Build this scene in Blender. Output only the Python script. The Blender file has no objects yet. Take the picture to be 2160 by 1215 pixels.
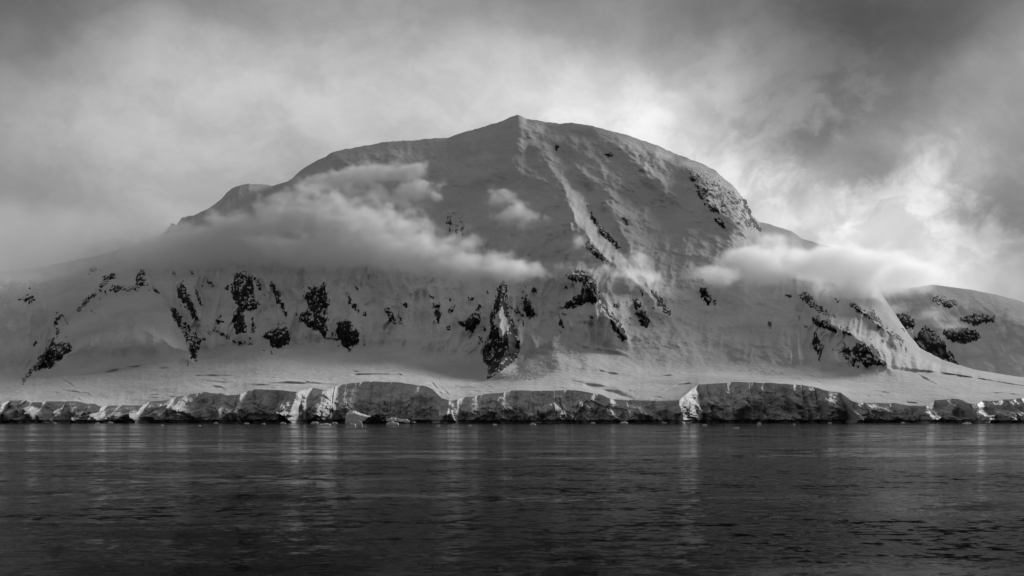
import bpy, math, random
import numpy as np

# ------------------------------------------------------------------ survey
# Bearings and elevations were read off the photograph in its own pixels
# (2160 x 1215); at() turns such a reading plus a distance in metres into a
# real point of the place.  Camera stands on a ship deck 10 m above the sea.
F, CX, HZ, H = 2400.0, 1080.0, 880.0, 10.0
def at(px, py, Y):
    px, py, Y = np.asarray(px, float), np.asarray(py, float), np.asarray(Y, float)
    return np.stack(np.broadcast_arrays((px-CX)/F*Y, Y, H+(HZ-py)/F*Y), -1)
def direction(px, py):
    v = np.array([(px-CX)/F, 1.0, (HZ-py)/F]); return v/np.linalg.norm(v)

sc = bpy.context.scene
C = sc.collection
# ------------------------------------------------------------------ camera
cam = bpy.data.cameras.new('camera'); camo = bpy.data.objects.new('camera', cam); C.objects.link(camo)
cam.sensor_width = 36.0; cam.lens = 36.0*F/2160; cam.shift_y = (HZ-607.5)/2160
cam.clip_start = 0.5; cam.clip_end = 60000
camo.location = (0, 0, H); camo.rotation_euler = (math.pi/2, 0, 0)
sc.camera = camo
# ------------------------------------------------------------------ sun
SUN_AZ, SUN_EL = math.radians(46), math.radians(24.5)      # azimuth from +Y (view) towards +X (right)
SUN_STRENGTH = 3.2
SKY_GAIN = 1.3
sun_v = (math.cos(SUN_EL)*math.sin(SUN_AZ), math.cos(SUN_EL)*math.cos(SUN_AZ), math.sin(SUN_EL))
sl = bpy.data.lights.new('sun', 'SUN'); sl.energy = SUN_STRENGTH; sl.angle = math.radians(16); sl.color = (1, 1, 1)
so = bpy.data.objects.new('sun', sl); C.objects.link(so)
from mathutils import Vector
so.rotation_euler = Vector(sun_v).to_track_quat('Z', 'Y').to_euler()
so.location = (0, 0, 3000)
# ------------------------------------------------------------------ node helpers
class NT:
    def __init__(s, tree): s.t = tree; s.n = tree.nodes; s.l = tree.links
    def new(s, typ, **kw):
        n = s.n.new(typ)
        for k, v in kw.items(): setattr(n, k, v)
        return n
    def put(s, sock, v):
        if hasattr(v, 'links') or isinstance(v, bpy.types.NodeSocket): s.l.new(v, sock)
        elif v is not None: sock.default_value = v
    def m(s, op, a, b=None, c=None, clamp=False):
        n = s.new('ShaderNodeMath', operation=op, use_clamp=clamp)
        for i, v in enumerate((a, b, c)):
            if v is not None: s.put(n.inputs[i], v)
        return n.outputs[0]
    def v(s, op, a, b=None, scale=None):
        n = s.new('ShaderNodeVectorMath', operation=op)
        s.put(n.inputs[0], a)
        if b is not None: s.put(n.inputs[1], b)
        if scale is not None: s.put(n.inputs['Scale'], scale)
        return n.outputs['Value'] if op in ('LENGTH', 'DOT_PRODUCT', 'DISTANCE') else n.outputs['Vector']
    def noise(s, vec, scale, detail=4, rough=0.55, col=False, dist=0.0):
        n = s.new('ShaderNodeTexNoise'); s.put(n.inputs['Vector'], vec)
        n.inputs['Scale'].default_value = scale; n.inputs['Detail'].default_value = detail
        n.inputs['Roughness'].default_value = rough; n.inputs['Distortion'].default_value = dist
        return n.outputs['Color' if col else 0]
    def ramp(s, x, lo, hi, a=0.0, b=1.0, smooth=True):
        n = s.new('ShaderNodeMapRange'); n.interpolation_type = 'SMOOTHSTEP' if smooth else 'LINEAR'
        s.put(n.inputs[0], x)
        for i, q in zip((1, 2, 3, 4), (lo, hi, a, b)): s.put(n.inputs[i], q)
        return n.outputs[0]
    def mix(s, f, a, b):                       # scalars
        return s.m('ADD', s.m('MULTIPLY', a, s.m('SUBTRACT', 1.0, f)), s.m('MULTIPLY', b, f))
# ------------------------------------------------------------------ world: overcast cloud deck, brighter towards the hidden sun
w = bpy.data.worlds.new('World'); sc.world = w; w.use_nodes = True
w.cycles.sampling_method = 'MANUAL'; w.cycles.sample_map_resolution = 512
N = NT(w.node_tree); N.n.clear()
D = N.v('NORMALIZE', N.new('ShaderNodeTexCoord').outputs['Generated'])
sky = N.new('ShaderNodeTexSky', sky_type='NISHITA'); sky.sun_disc = False
sky.sun_elevation = SUN_EL; sky.sun_rotation = SUN_AZ
bw = N.new('ShaderNodeRGBToBW'); N.l.new(sky.outputs[0], bw.inputs[0])
clear = N.m('MULTIPLY', bw.outputs[0], 0.07)
# the cloud deck: warp the direction, then fields of lighter and heavier cloud
wn = N.v('SUBTRACT', N.noise(D, 5.0, 3, 0.55, col=True), (0.5, 0.5, 0.5))
Dw = N.v('ADD', D, N.v('SCALE', wn, scale=0.10))
wn2 = N.v('SUBTRACT', N.noise(D, 17.0, 4, 0.6, col=True), (0.5, 0.5, 0.5))
Dw2 = N.v('ADD', Dw, N.v('SCALE', wn2, scale=0.035))
def field(px, py, rx, ry, g, vec=Dw, tilt=0.0):
    d0 = direction(px, py)
    q = N.v('SUBTRACT', vec, tuple(d0))
    if tilt:
        r = N.new('ShaderNodeVectorRotate', rotation_type='Y_AXIS'); N.put(r.inputs[0], q); r.inputs['Angle'].default_value = tilt
        q = r.outputs[0]
    q = N.v('MULTIPLY', q, (F/rx, 0.6*F/max(rx, ry), F/ry))
    l = N.v('LENGTH', q)
    e = N.m('EXPONENT', N.m('MULTIPLY', N.m('MULTIPLY', l, l), -1.0))
    return N.m('MULTIPLY', e, g)
big = N.noise(N.v('MULTIPLY', D, (1, 1, 1.8)), 3.2, 4, 0.55)
fine = N.noise(N.v('MULTIPLY', Dw2, (1, 1, 1.5)), 16.0, 5, 0.6)
val = N.m('ADD', 0.10, N.m('MULTIPLY', N.ramp(big, 0.35, 0.7), 0.07))
SKYF = [  # px, py, rx, ry, gain, fine-warped?, tilt
 (250, 230, 420, 230, 0.20, 0, 0.1), (700, 170, 420, 200, 0.16, 0, 0), (480, 470, 260, 130, 0.10, 0, 0),
 (1130, 200, 300, 130, 0.22, 1, 0.15), (1370, 190, 220, 150, 0.24, 1, 0.3), (1300, 290, 260, 90, 0.12, 1, 0.4),
 (1480, 330, 160, 110, 0.20, 1, 0.3), (1660, 400, 170, 90, 0.20, 1, 0.3), (1880, 470, 230, 110, 0.27, 1, 0.2),
 (2080, 560, 120, 90, 0.30, 1, 0), (1700, 480, 170, 90, 0.22, 1, 0.2), (2110, 250, 160, 90, 0.12, 1, 0),
 (2150, 110, 80, 120, 0.10, 0, 0), (1990, 330, 120, 60, 0.06, 1, 0),
 (1545, 338, 40, 24, 0.16, 1, 0), (1640, 366, 42, 24, 0.18, 1, 0), (1945, 390, 60, 34, 0.16, 1, -0.3)]
for (px, py, rx, ry, g, fw, tl) in SKYF:
    val = N.m('ADD', val, field(px, py, rx, ry, g, Dw2 if fw else Dw, tl))
DARK = [(1800, 110, 360, 150, 0.50, 0), (1560, 30, 420, 90, 0.35, 0), (0, 20, 330, 130, 0.55, 0.1), (60, 470, 220, 90, 0.25, 0),
        (1740, 300, 130, 40, 0.35, 0.1), (2100, 440, 110, 50, 0.45, 0), (1840, 390, 90, 60, 0.35, 0), (560, 20, 380, 60, 0.15, 0)]
for (px, py, rx, ry, g, tl) in DARK:
    val = N.m('MULTIPLY', val, N.m('SUBTRACT', 1.0, field(px, py, rx, ry, g, Dw2, tl)))
val = N.m('MULTIPLY', val, N.ramp(fine, 0.3, 0.72, 0.90, 1.14))
bil = N.noise(N.v('MULTIPLY', Dw2, (1, 1, 1.6)), 9.0, 5, 0.55)
bm = field(1800, 430, 560, 200, 1.0, D)
val = N.m('MULTIPLY', val, N.mix(bm, 1.0, N.ramp(bil, 0.34, 0.66, 0.68, 1.25)))
puf = N.ramp(N.noise(N.v('MULTIPLY', Dw2, (1, 1, 1.5)), 8.0, 7, 0.58), 0.50, 0.60)
val = N.m('ADD', N.m('MULTIPLY', val, N.mix(bm, 1.0, 0.86)), N.m('MULTIPLY', N.m('MULTIPLY', puf, bm), 0.15))
val = N.m('MAXIMUM', val, 0.03)
val = N.m('MULTIPLY', val, SKY_GAIN)
cover = 0.93
tot = N.m('ADD', N.m('MULTIPLY', clear, 1-cover), N.m('MULTIPLY', val, 1.0))
bg = N.new('ShaderNodeBackground'); N.put(bg.inputs[0], tot); bg.inputs[1].default_value = 1.0
N.l.new(bg.outputs[0], N.new('ShaderNodeOutputWorld').inputs[0])
# ------------------------------------------------------------------ exposure, renderer
sc.view_settings.view_transform = 'Standard'; sc.view_settings.look = 'None'
sc.view_settings.exposure = 0.0; sc.view_settings.gamma = 1.0
sc.cycles.use_denoising = True
sc.cycles.volume_bounces = 8; sc.cycles.max_bounces = 10; sc.cycles.transparent_max_bounces = 16
sc.cycles.volume_step_rate = 2.0; sc.cycles.volume_max_steps = 512
sc.cycles.sample_clamp_indirect = 4.0

# ================================================================== numpy noise
rs = np.random.RandomState(7)
PERM = rs.permutation(512); PERM = np.concatenate([PERM]*3)
GR = rs.normal(size=(512, 3)); GR /= np.linalg.norm(GR, axis=1)[:, None]
def perlin(x, y, z=0.0):
    x, y, z = np.broadcast_arrays(np.asarray(x, float), np.asarray(y, float), np.asarray(z, float))
    xi, yi, zi = np.floor(x).astype(int), np.floor(y).astype(int), np.floor(z).astype(int)
    xf, yf, zf = x-xi, y-yi, z-zi
    u, v, t = (q*q*q*(q*(q*6-15)+10) for q in (xf, yf, zf))
    out = 0
    for i in (0, 1):
        for j in (0, 1):
            for k in (0, 1):
                if k == 1 and not np.any(zf): continue
                h = PERM[PERM[PERM[(xi+i) & 511]+((yi+j) & 511)]+((zi+k) & 511)]
                g = GR[h]
                d = g[..., 0]*(xf-i)+g[..., 1]*(yf-j)+g[..., 2]*(zf-k)
                out = out + d*(u if i else 1-u)*(v if j else 1-v)*(t if k else 1-t)
    return out*1.6
def fbm(x, y, z=0.0, o=4, g=0.5, ridged=False):
    s, a, f = 0, 1.0, 1.0
    for k in range(o):
        n = perlin(np.asarray(x)*f+17.3*k, np.asarray(y)*f-9.1*k, np.asarray(z)*f)
        if ridged: n = 1-2*np.abs(n)
        s = s+a*n; a *= g; f *= 2.03
    return s
def cells(x, y, seed=0, tilt=1.0):
    """broken-block relief: each cell is a tilted plane; returns (height, edge distance, cell random)"""
    xi, yi = np.floor(x).astype(int), np.floor(y).astype(int)
    b1 = np.full(x.shape, 9.0); b2 = np.full(x.shape, 9.0); hh = np.zeros(x.shape); rr = np.zeros(x.shape)
    for i in (-1, 0, 1):
        for j in (-1, 0, 1):
            h = PERM[PERM[(xi+i+seed) & 511]+((yi+j) & 511)]
            g, g2 = GR[h], GR[(h*7+3) % 512]
            cx, cy = xi+i+0.5+0.45*g[..., 0], yi+j+0.5+0.45*g[..., 1]
            dx, dy = x-cx, y-cy
            d = dx*dx+dy*dy
            val = g2[..., 2]+tilt*(g2[..., 0]*dx+g2[..., 1]*dy)
            c = d < b1
            b2 = np.where(c, b1, np.minimum(b2, d)); b1 = np.where(c, d, b1)
            hh = np.where(c, val, hh); rr = np.where(c, g[..., 2]*0.5+0.5, rr)
    return hh, np.sqrt(b2)-np.sqrt(b1), rr
def sstep(x, a, b):
    t = np.clip((x-a)/(b-a), 0, 1); return t*t*(3-2*t)
def curve(pts):
    p = np.array(pts, float)
    return lambda x: np.interp(x, p[:, 0], p[:, 1])
def scurve(pts, soft):
    """a control line smoothed over about `soft` pixels"""
    p = np.array(pts, float); xs = np.arange(-900, 3101, 2.0)
    v = np.interp(xs, p[:, 0], p[:, 1]); k = np.exp(-np.linspace(-2.5, 2.5, max(3, int(soft*1.25)))**2); k /= k.sum()
    pad = len(k); v = np.convolve(np.pad(v, pad, mode='edge'), k, 'same')[pad:-pad]
    return lambda x: np.interp(x, xs, v)
def polydist(px, py, pts):
    """distance to a polyline (px), the interpolated 3rd column there, and the side (+ right of it)"""
    best = np.full(px.shape, 1e9); val = np.zeros(px.shape); side = np.zeros(px.shape)
    for (x0, y0, *a0), (x1, y1, *a1) in zip(pts[:-1], pts[1:]):
        vx, vy = x1-x0, y1-y0; L = vx*vx+vy*vy
        t = np.clip(((px-x0)*vx+(py-y0)*vy)/L, 0, 1)
        dx, dy = px-(x0+t*vx), py-(y0+t*vy)
        d = np.hypot(dx, dy); c = d < best
        best = np.where(c, d, best)
        if a0: val = np.where(c, a0[0]+(a1[0]-a0[0])*t, val)
        side = np.where(c, np.sign(vx*(py-y0)-vy*(px-x0)), side)
    return best, val, -side
def polysd(px, py, poly):
    """signed distance to a closed outline, + inside"""
    P = list(poly)+[poly[0]]
    d, _, _ = polydist(px, py, P)
    ins = np.zeros(px.shape, bool)
    for (x0, y0), (x1, y1) in zip(P[:-1], P[1:]):
        c = ((y0 > py) != (y1 > py)) & (px < (x1-x0)*(py-y0)/((y1-y0) if y1 != y0 else 1e-9)+x0)
        ins ^= c
    return np.where(ins, d, -d)

# ================================================================== mesh helpers
def grid_mesh(name, P, mat, keep=None, smooth=True, flip=False):
    """P: (rows, cols, 3) points; keep: optional per-vertex bool, faces with no kept corner are dropped"""
    r, c = P.shape[:2]
    idx = np.arange(r*c).reshape(r, c)
    q = np.stack([idx[:-1, :-1], idx[:-1, 1:], idx[1:, 1:], idx[1:, :-1]], -1).reshape(-1, 4)
    if flip: q = q[:, ::-1]
    if keep is not None:
        q = q[keep.reshape(-1)[q].any(1)]
    return raw_mesh(name, P.reshape(-1, 3), q, mat, smooth)
def raw_mesh(name, V, Q, mat, smooth=True):
    used = np.unique(Q); remap = np.zeros(len(V), int); remap[used] = np.arange(len(used))
    V, Q = V[used], remap[Q]
    k = Q.shape[1]
    me = bpy.data.meshes.new(name)
    me.vertices.add(len(V)); me.vertices.foreach_set('co', np.ascontiguousarray(V, np.float32).ravel())
    me.loops.add(Q.size); me.loops.foreach_set('vertex_index', np.ascontiguousarray(Q, np.int32).ravel())
    me.polygons.add(len(Q)); me.polygons.foreach_set('loop_start', np.arange(0, Q.size, k, dtype=np.int32))
    me.polygons.foreach_set('use_smooth', np.full(len(Q), smooth))
    me.update(calc_edges=True); me.validate()
    if mat: me.materials.append(mat)
    return me
def link(name, me, parent=None):
    o = bpy.data.objects.new(name, me); C.objects.link(o); o.parent = parent; return o
def tag(o, label=None, cat=None, group=None, kind=None):
    for k, v in (('label', label), ('category', cat), ('group', group), ('kind', kind)):
        if v: o[k] = v
    return o

# ================================================================== materials
def material(name):
    m = bpy.data.materials.new(name); m.use_nodes = True
    t = NT(m.node_tree); t.n.clear()
    out = t.new('ShaderNodeOutputMaterial'); b = t.new('ShaderNodeBsdfPrincipled'); t.l.new(b.outputs[0], out.inputs[0])
    return m, t, b, out
def grey(t, x):
    n = t.new('ShaderNodeCombineColor'); [t.put(n.inputs[i], x) for i in range(3)]; return n.outputs[0]
def bump(t, b, h, dist, strength=1.0):
    n = t.new('ShaderNodeBump'); n.inputs['Strength'].default_value = strength; n.inputs['Distance'].default_value = dist
    t.put(n.inputs['Height'], h); t.l.new(n.outputs[0], b.inputs['Normal'])
def pos(t): return t.new('ShaderNodeNewGeometry').outputs['Position']
def snow_mat():
    m, t, b, _ = material('snow'); P = pos(t)
    n1 = t.noise(P, 0.006, 3, 0.6); n2 = t.noise(P, 0.05, 4, 0.65)
    c = t.m('ADD', t.ramp(n1, 0.3, 0.7, 0.58, 0.72), t.m('MULTIPLY', t.m('SUBTRACT', n2, 0.5), 0.08))
    t.put(b.inputs['Base Color'], grey(t, c)); b.inputs['Roughness'].default_value = 0.8
    b.inputs['Specular IOR Level'].default_value = 0.003
    bump(t, b, t.noise(P, 0.06, 5, 0.62), 6.0, 0.6)
    return m
def rock_mat(name, base=0.022, snow_amount=0.5):
    m, t, b, _ = material(name); P = pos(t)
    nz = t.new('ShaderNodeSeparateXYZ'); t.l.new(t.new('ShaderNodeNewGeometry').outputs['Normal'], nz.inputs[0])
    n1 = t.noise(P, 0.05, 6, 0.65); n2 = t.noise(P, 0.16, 5, 0.7)
    snowf = t.ramp(t.m('ADD', nz.outputs[2], t.m('MULTIPLY', t.m('SUBTRACT', t.noise(t.v('MULTIPLY', P, (1.7, 1, 0.5)), 0.05, 6, 0.6), 0.5), 2.6)), 0.98-snow_amount*0.5, 1.08-snow_amount*0.5)
    rock = t.m('MULTIPLY', base, t.ramp(n1, 0.3, 0.75, 0.45, 1.9))
    t.put(b.inputs['Base Color'], grey(t, t.mix(snowf, rock, 0.62)))
    b.inputs['Roughness'].default_value = 0.85; b.inputs['Specular IOR Level'].default_value = 0.2
    bump(t, b, t.m('ADD', n2, t.m('MULTIPLY', n1, 2.0)), 3.0, 0.7)
    return m
def ice_mat():
    m, t, b, _ = material('glacier_ice'); P = pos(t)
    n1 = t.noise(t.v('MULTIPLY', P, (1, 1, 2.2)), 0.022, 5, 0.6, dist=0.8); n2 = t.noise(P, 0.12, 6, 0.68)
    at_ = t.new('ShaderNodeAttribute', attribute_name='bare_ice')
    f = t.ramp(t.m('ADD', at_.outputs['Fac'], t.m('MULTIPLY', t.m('SUBTRACT', n1, 0.5), 0.9)), 0.30, 0.62)
    c = t.mix(f, 0.66, 0.50)
    c = t.m('MULTIPLY', c, t.ramp(n2, 0.25, 0.75, 0.80, 1.12))
    t.put(b.inputs['Base Color'], grey(t, c)); b.inputs['Roughness'].default_value = 0.6
    b.inputs['Specular IOR Level'].default_value = 0.2
    bump(t, b, t.m('ADD', n2, t.noise(P, 0.35, 4, 0.65)), 2.2, 0.6)
    return m
def berg_mat(name, base):
    m, t, b, _ = material(name); P = pos(t)
    t.put(b.inputs['Base Color'], grey(t, t.ramp(t.noise(P, 0.4, 5, 0.6), 0.3, 0.7, base*0.85, base)))
    b.inputs['Roughness'].default_value = 0.6
    bump(t, b, t.noise(P, 0.6, 4, 0.6), 0.8, 0.4)
    return m
def water_mat():
    m, t, b, _ = material('sea_water'); P = pos(t)
    b.inputs['Base Color'].default_value = (0.004, 0.004, 0.004, 1); b.inputs['IOR'].default_value = 1.33
    b.inputs['Specular IOR Level'].default_value = 0.003
    # wind patches: long streaks of ruffled and of calm water
    wp = t.noise(t.v('MULTIPLY', P, (0.42, 1.0, 1)), 0.007, 3, 0.5, dist=0.4)
    wp2 = t.noise(t.v('MULTIPLY', P, (0.25, 1.0, 1)), 0.03, 3, 0.55)
    gust = t.ramp(t.m('ADD', t.m('MULTIPLY', wp, 0.5), t.m('MULTIPLY', wp2, 0.5)), 0.455, 0.545, 0.06, 1.0)
    def slopes(stretch, scale, det, amp):
        c = t.noise(t.v('MULTIPLY', P, stretch), scale, det, 0.6, col=True)
        return t.v('MULTIPLY', t.v('SUBTRACT', c, (0.5, 0.5, 0.5)), (amp, amp, 0.0))
    rip = t.v('SCALE', t.v('ADD', slopes((0.8, 1, 1), 0.95, 3, 1.2), slopes((0.6, 1, 1), 0.28, 2, 0.75)), scale=gust)
    tot = t.v('ADD', rip, slopes((0.8, 1, 1), 0.07, 2, 0.10))
    nrm = t.v('NORMALIZE', t.v('ADD', tot, (0.0, 0.0, 1.0)))
    t.l.new(nrm, b.inputs['Normal'])
    t.put(b.inputs['Roughness'], t.m('ADD', 0.05, t.m('MULTIPLY', gust, 0.08)))
    return m
SNOW, ICE, WATER = snow_mat(), ice_mat(), water_mat()
ROCK = rock_mat('dark_rock', 0.012, 0.19); RIMED = rock_mat('rime_covered_rock', 0.05, 0.85); FARROCK = rock_mat('far_rock', 0.014, 0.12)

# ================================================================== terrain survey lines
_top_line = curve([(-600, 850), (-300, 842), (0, 853), (20, 845), (57, 845), (63, 850), (97, 848), (157, 847), (200, 853), (213, 858), (253, 855), (297, 857),
 (317, 848), (353, 845), (373, 838), (407, 832), (430, 828), (463, 830), (477, 835), (507, 833), (533, 822), (567, 822), (623, 827), (662, 818),
 (683, 823), (700, 819), (720, 811), (752, 807), (785, 805), (822, 806), (860, 809), (897, 815), (910, 820), (930, 840), (945, 845), (965, 843), (1007, 834),
 (1060, 828), (1090, 824), (1130, 825), (1160, 825), (1200, 823), (1240, 828), (1262, 832), (1285, 842), (1340, 846), (1430, 846), (1446, 834),
 (1474, 812), (1520, 808), (1590, 806), (1640, 808), (1680, 811), (1720, 818), (1745, 824), (1775, 829), (1790, 842), (1810, 851), (1850, 850), (1890, 852),
 (1920, 857), (1952, 858), (1972, 845), (2010, 841), (2036, 846), (2050, 854), (2060, 854), (2074, 847), (2090, 846), (2130, 843), (2160, 838),
 (2300, 842), (2700, 850)])
def cliff_top(x):
    x = np.asarray(x, float); xx = x+5*perlin(x/17, x*0+0.5, 1.9)
    c, _, _ = cells(x/26, x*0+0.5, 21, 1.6)
    return _top_line(xx)+0.5*c+1.3*fbm(x/34, x*0+0.2, 6.1, 3, 0.5)
cliff_Y = scurve([(-600, 2050), (0, 2000), (300, 1960), (420, 2000), (600, 1950), (640, 1990), (700, 2070), (800, 2110), (890, 2080), (925, 1990), (1000, 1965),
 (1265, 1950), (1290, 2000), (1430, 1955), (1500, 2040), (1600, 2065), (1780, 2025), (1955, 1960), (1975, 2010), (2048, 1965), (2070, 2020), (2160, 2000), (2700, 2080)], 14)
_sky_line = curve([(-600, 650), (-200, 610), (0, 575), (100, 560), (200, 540), (300, 512), (345, 492), (357, 478), (363, 470), (372, 476), (384, 459), (410, 454), (436, 441), (448, 434), (462, 424),
 (468, 418), (478, 406), (491, 397), (505, 391), (525, 387), (545, 388), (575, 391), (600, 385), (615, 378), (632, 361), (645, 351), (665, 341), (688, 330), (700, 321),
 (730, 315), (770, 307), (820, 298), (870, 296), (905, 292), (945, 290), (985, 277), (1020, 267), (1060, 255), (1080, 246), (1093, 242), (1100, 244), (1110, 250),
 (1150, 257), (1180, 261), (1205, 259), (1250, 265), (1290, 276), (1325, 285), (1350, 294), (1385, 306), (1420, 322), (1450, 333), (1480, 345), (1510, 360), (1522, 372), (1545, 390),
 (1558, 405), (1570, 423), (1576, 438), (1588, 456), (1602, 468), (1640, 478), (1670, 488), (1692, 503), (1720, 512), (1768, 524),
 (1800, 548), (1840, 590), (1880, 650), (1915, 702), (1940, 733), (1985, 758), (2040, 775), (2100, 792), (2160, 804), (2300, 815), (2700, 826)])
def skyline(x):
    x = np.asarray(x, float); return _sky_line(x)+1.1*fbm(x/13, x*0+0.4, 3.3, 3, 0.6)
foot = scurve([(-600, 805), (0, 805), (60, 800), (200, 780), (410, 765), (560, 745), (700, 748), (850, 765), (980, 785), (1040, 790), (1110, 770), (1180, 760), (1300, 765),
 (1400, 775), (1560, 785), (1700, 790), (1800, 790), (1870, 785), (1960, 785), (2040, 795), (2160, 815), (2700, 832)], 60)
foot_Y = scurve([(-600, 2550), (0, 2480), (300, 2500), (700, 2620), (1040, 2440), (1180, 2480), (1500, 2560), (1800, 2480), (2000, 2500), (2160, 2430), (2700, 2400)], 80)
sky_Y = scurve([(-600, 3300), (0, 3330), (350, 3420), (500, 3500), (700, 3600), (1095, 3720), (1400, 3650), (1600, 3520), (1770, 3480), (1850, 3150), (1940, 2850), (2040, 2680), (2160, 2560), (2700, 2480)], 40)
DOME = [(46, 812), (120, 700), (160, 655), (212, 602), (255, 588), (300, 570), (330, 610), (365, 655), (395, 700), (415, 735), (408, 765), (300, 775), (150, 800)]
FAN = [(1035, 800), (1085, 770), (1120, 735), (1165, 715), (1210, 735), (1290, 770), (1330, 790), (1250, 806), (1120, 812)]
# crests: points (px, py, metres proud of the face), half-width left, half-width right
CRESTS = [
 ([(1062, 578, 0), (1056, 620, 40), (1056, 680, 80), (1062, 730, 95), (1052, 770, 70), (1040, 800, 25)], 42, 46),
 ([(1098, 243, 8), (1110, 270, 22), (1122, 305, 26), (1160, 350, 44), (1190, 395, 88), (1212, 460, 122), (1252, 520, 112), (1312, 570, 56), (1395, 650, 36), (1450, 720, 10)], 190, 42),
 ([(1178, 308, 4), (1215, 350, 22), (1262, 410, 30), (1308, 480, 36), (1345, 560, 36), (1380, 650, 35), (1420, 720, 8)], 12, 80),
 ([(1228, 560, 0), (1246, 595, 38), (1262, 640, 44), (1300, 690, 44), (1322, 722, 24), (1335, 745, 0)], 60, 26),
 ([(512, 560, 0), (514, 610, 40), (508, 660, 40), (508, 705, 30), (510, 728, 0)], 34, 34),
 ([(668, 580, 0), (668, 640, 38), (664, 690, 34), (670, 722, 0)], 40, 34),
 ([(585, 585, 0), (598, 650, 26), (592, 700, 30), (590, 742, 0)], 30, 24),
 ([(736, 610, 0), (742, 660, 22), (738, 710, 28), (738, 745, 0)], 30, 26),
 ([(384, 585, 0), (400, 640, 34), (424, 690, 30), (432, 720, 0)], 30, 26),
 ([(300, 560, 0), (345, 615, 20), (372, 650, 0)], 40, 30),
 ([(822, 630, 0), (826, 670, 14), (826, 700, 0)], 26, 22),
 ([(925, 615, 0), (925, 660, 18), (930, 705, 0)], 30, 28),
 ([(998, 630, 0), (1000, 670, 28), (988, 700, 18), (985, 720, 0)], 34, 22),
 ([(1108, 605, 0), (1118, 645, 24), (1122, 685, 8), (1125, 705, 0)], 24, 22),
 ([(1350, 600, 0), (1358, 650, 20), (1368, 695, 0)], 24, 30),
 ([(1670, 585, 10), (1700, 622, 40), (1738, 665, 58), (1785, 700, 66), (1832, 732, 70), (1862, 765, 45), (1900, 800, 0)], 95, 60),
 ([(1716, 690, 0), (1722, 715, 22), (1732, 760, 0)], 26, 30),
 ([(1775, 615, 10), (1815, 655, 40), (1860, 690, 42), (1912, 732, 26), (1950, 760, 0)], 40, 44),
 ([(1420, 330, 10), (1470, 375, 40), (1500, 430, 50), (1560, 480, 35), (1600, 530, 0)], 60, 120),
 ([(1250, 270, 0), (1330, 330, 24), (1400, 400, 34), (1470, 440, 24), (1540, 510, 0)], 40, 50),
 ([(480, 404, 20), (462, 445, 45), (470, 480, 30), (480, 520, 0)], 40, 34),
 ([(384, 459, 12), (398, 490, 22), (410, 530, 0)], 24, 30),
 ([(700, 322, 10), (760, 370, 24), (800, 430, 20), (850, 500, 0)], 80, 60),
 ([(940, 290, 0), (960, 380, 18), (965, 460, 30), (975, 520, 10), (980, 560, 0)], 60, 50),
 ([(190, 560, 0), (150, 620, 25), (100, 690, 25), (60, 750, 0)], 60, 40),
]
# long shallow steps in the snow apron (drift lips and crevasse lips): points, metres, half-height px
LIPS = [([(190, 792), (255, 776), (312, 768)], 26, 4), ([(316, 778), (345, 775), (368, 772)], 22, 4), ([(380, 793), (440, 791), (500, 792)], 22, 2.5), ([(430, 803), (500, 806)], 20, 3),
 ([(300, 833), (345, 831)], 14, 2), ([(510, 815), (600, 806), (720, 810)], 34, 3.5), ([(705, 796), (755, 789), (810, 788), (870, 791)], 30, 3), ([(902, 793), (955, 801)], 24, 4), ([(960, 818), (1002, 814)], 26, 3), ([(985, 826), (1015, 822)], 22, 3),
 ([(1195, 803), (1255, 812), (1300, 824), (1345, 842)], 60, 7), ([(1375, 795), (1450, 787)], 22, 2.5), ([(1392, 827), (1430, 811), (1470, 806)], 36, 3), ([(1260, 780), (1310, 790)], 20, 3),
 ([(1200, 722), (1250, 735), (1300, 742), (1340, 760)], 22, 5), ([(1700, 792), (1760, 797)], 24, 3), ([(1740, 815), (1800, 818)], 18, 2), ([(1930, 785), (1965, 805), (1985, 815)], 26, 3), ([(2060, 830), (2110, 828), (2160, 833)], 30, 3),
 ([(1560, 650), (1600, 640), (1650, 658)], 10, 6), ([(1555, 720), (1600, 732), (1640, 728)], 10, 6), ([(790, 700), (830, 706), (860, 704)], 7, 4), ([(1180, 680), (1230, 678), (1260, 684)], 8, 4),
 ([(125, 795), (148, 808), (158, 815)], 12, 3)]
# broken ice steps over the upper face and crevasses along the glacier edge
_rk = random.Random(12)
for _ in range(95):
    x0 = _rk.uniform(720, 1590); y0 = _rk.uniform(275, 560)
    if y0 < float(skyline(x0))+14: continue
    L_ = _rk.uniform(14, 46); sl_ = _rk.uniform(-0.1, 0.55)
    LIPS.append(([(x0, y0), (x0+L_*0.5, y0+L_*0.5*sl_+_rk.uniform(-4, 4)), (x0+L_, y0+L_*sl_)], _rk.uniform(4, 11), _rk.uniform(2.5, 5.5)))
for _ in range(46):
    x0 = _rk.uniform(0, 2150); y0 = float(_top_line(x0))-_rk.uniform(4, 26); L_ = _rk.uniform(12, 48)
    LIPS.append(([(x0, y0), (x0+L_*0.5, y0+_rk.uniform(-2, 2)), (x0+L_, float(_top_line(x0+L_))-(float(_top_line(x0))-y0)*_rk.uniform(0.5, 1.2))], _rk.uniform(8, 22), _rk.uniform(1.6, 3.0)))
_cx = np.arange(-900, 3101, 4.0)
cliff_soft = scurve(list(zip(_cx, cliff_top(_cx))), 160); cliff_Ysoft = scurve(list(zip(_cx, cliff_Y(_cx))), 160)
def _shift(px):
    pc, pf = cliff_soft(px), np.minimum(foot(px), cliff_soft(px)-6)
    return 0.6*(cliff_Y(px)-(cliff_Ysoft(px)+(foot_Y(px)-cliff_Ysoft(px))/(pc-pf)*(pc-cliff_top(px))))
edge_shift = scurve(list(zip(_cx, _shift(_cx))), 44)
def cliff_edge_Y(px): return depth(px, cliff_top(px), False)
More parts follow.
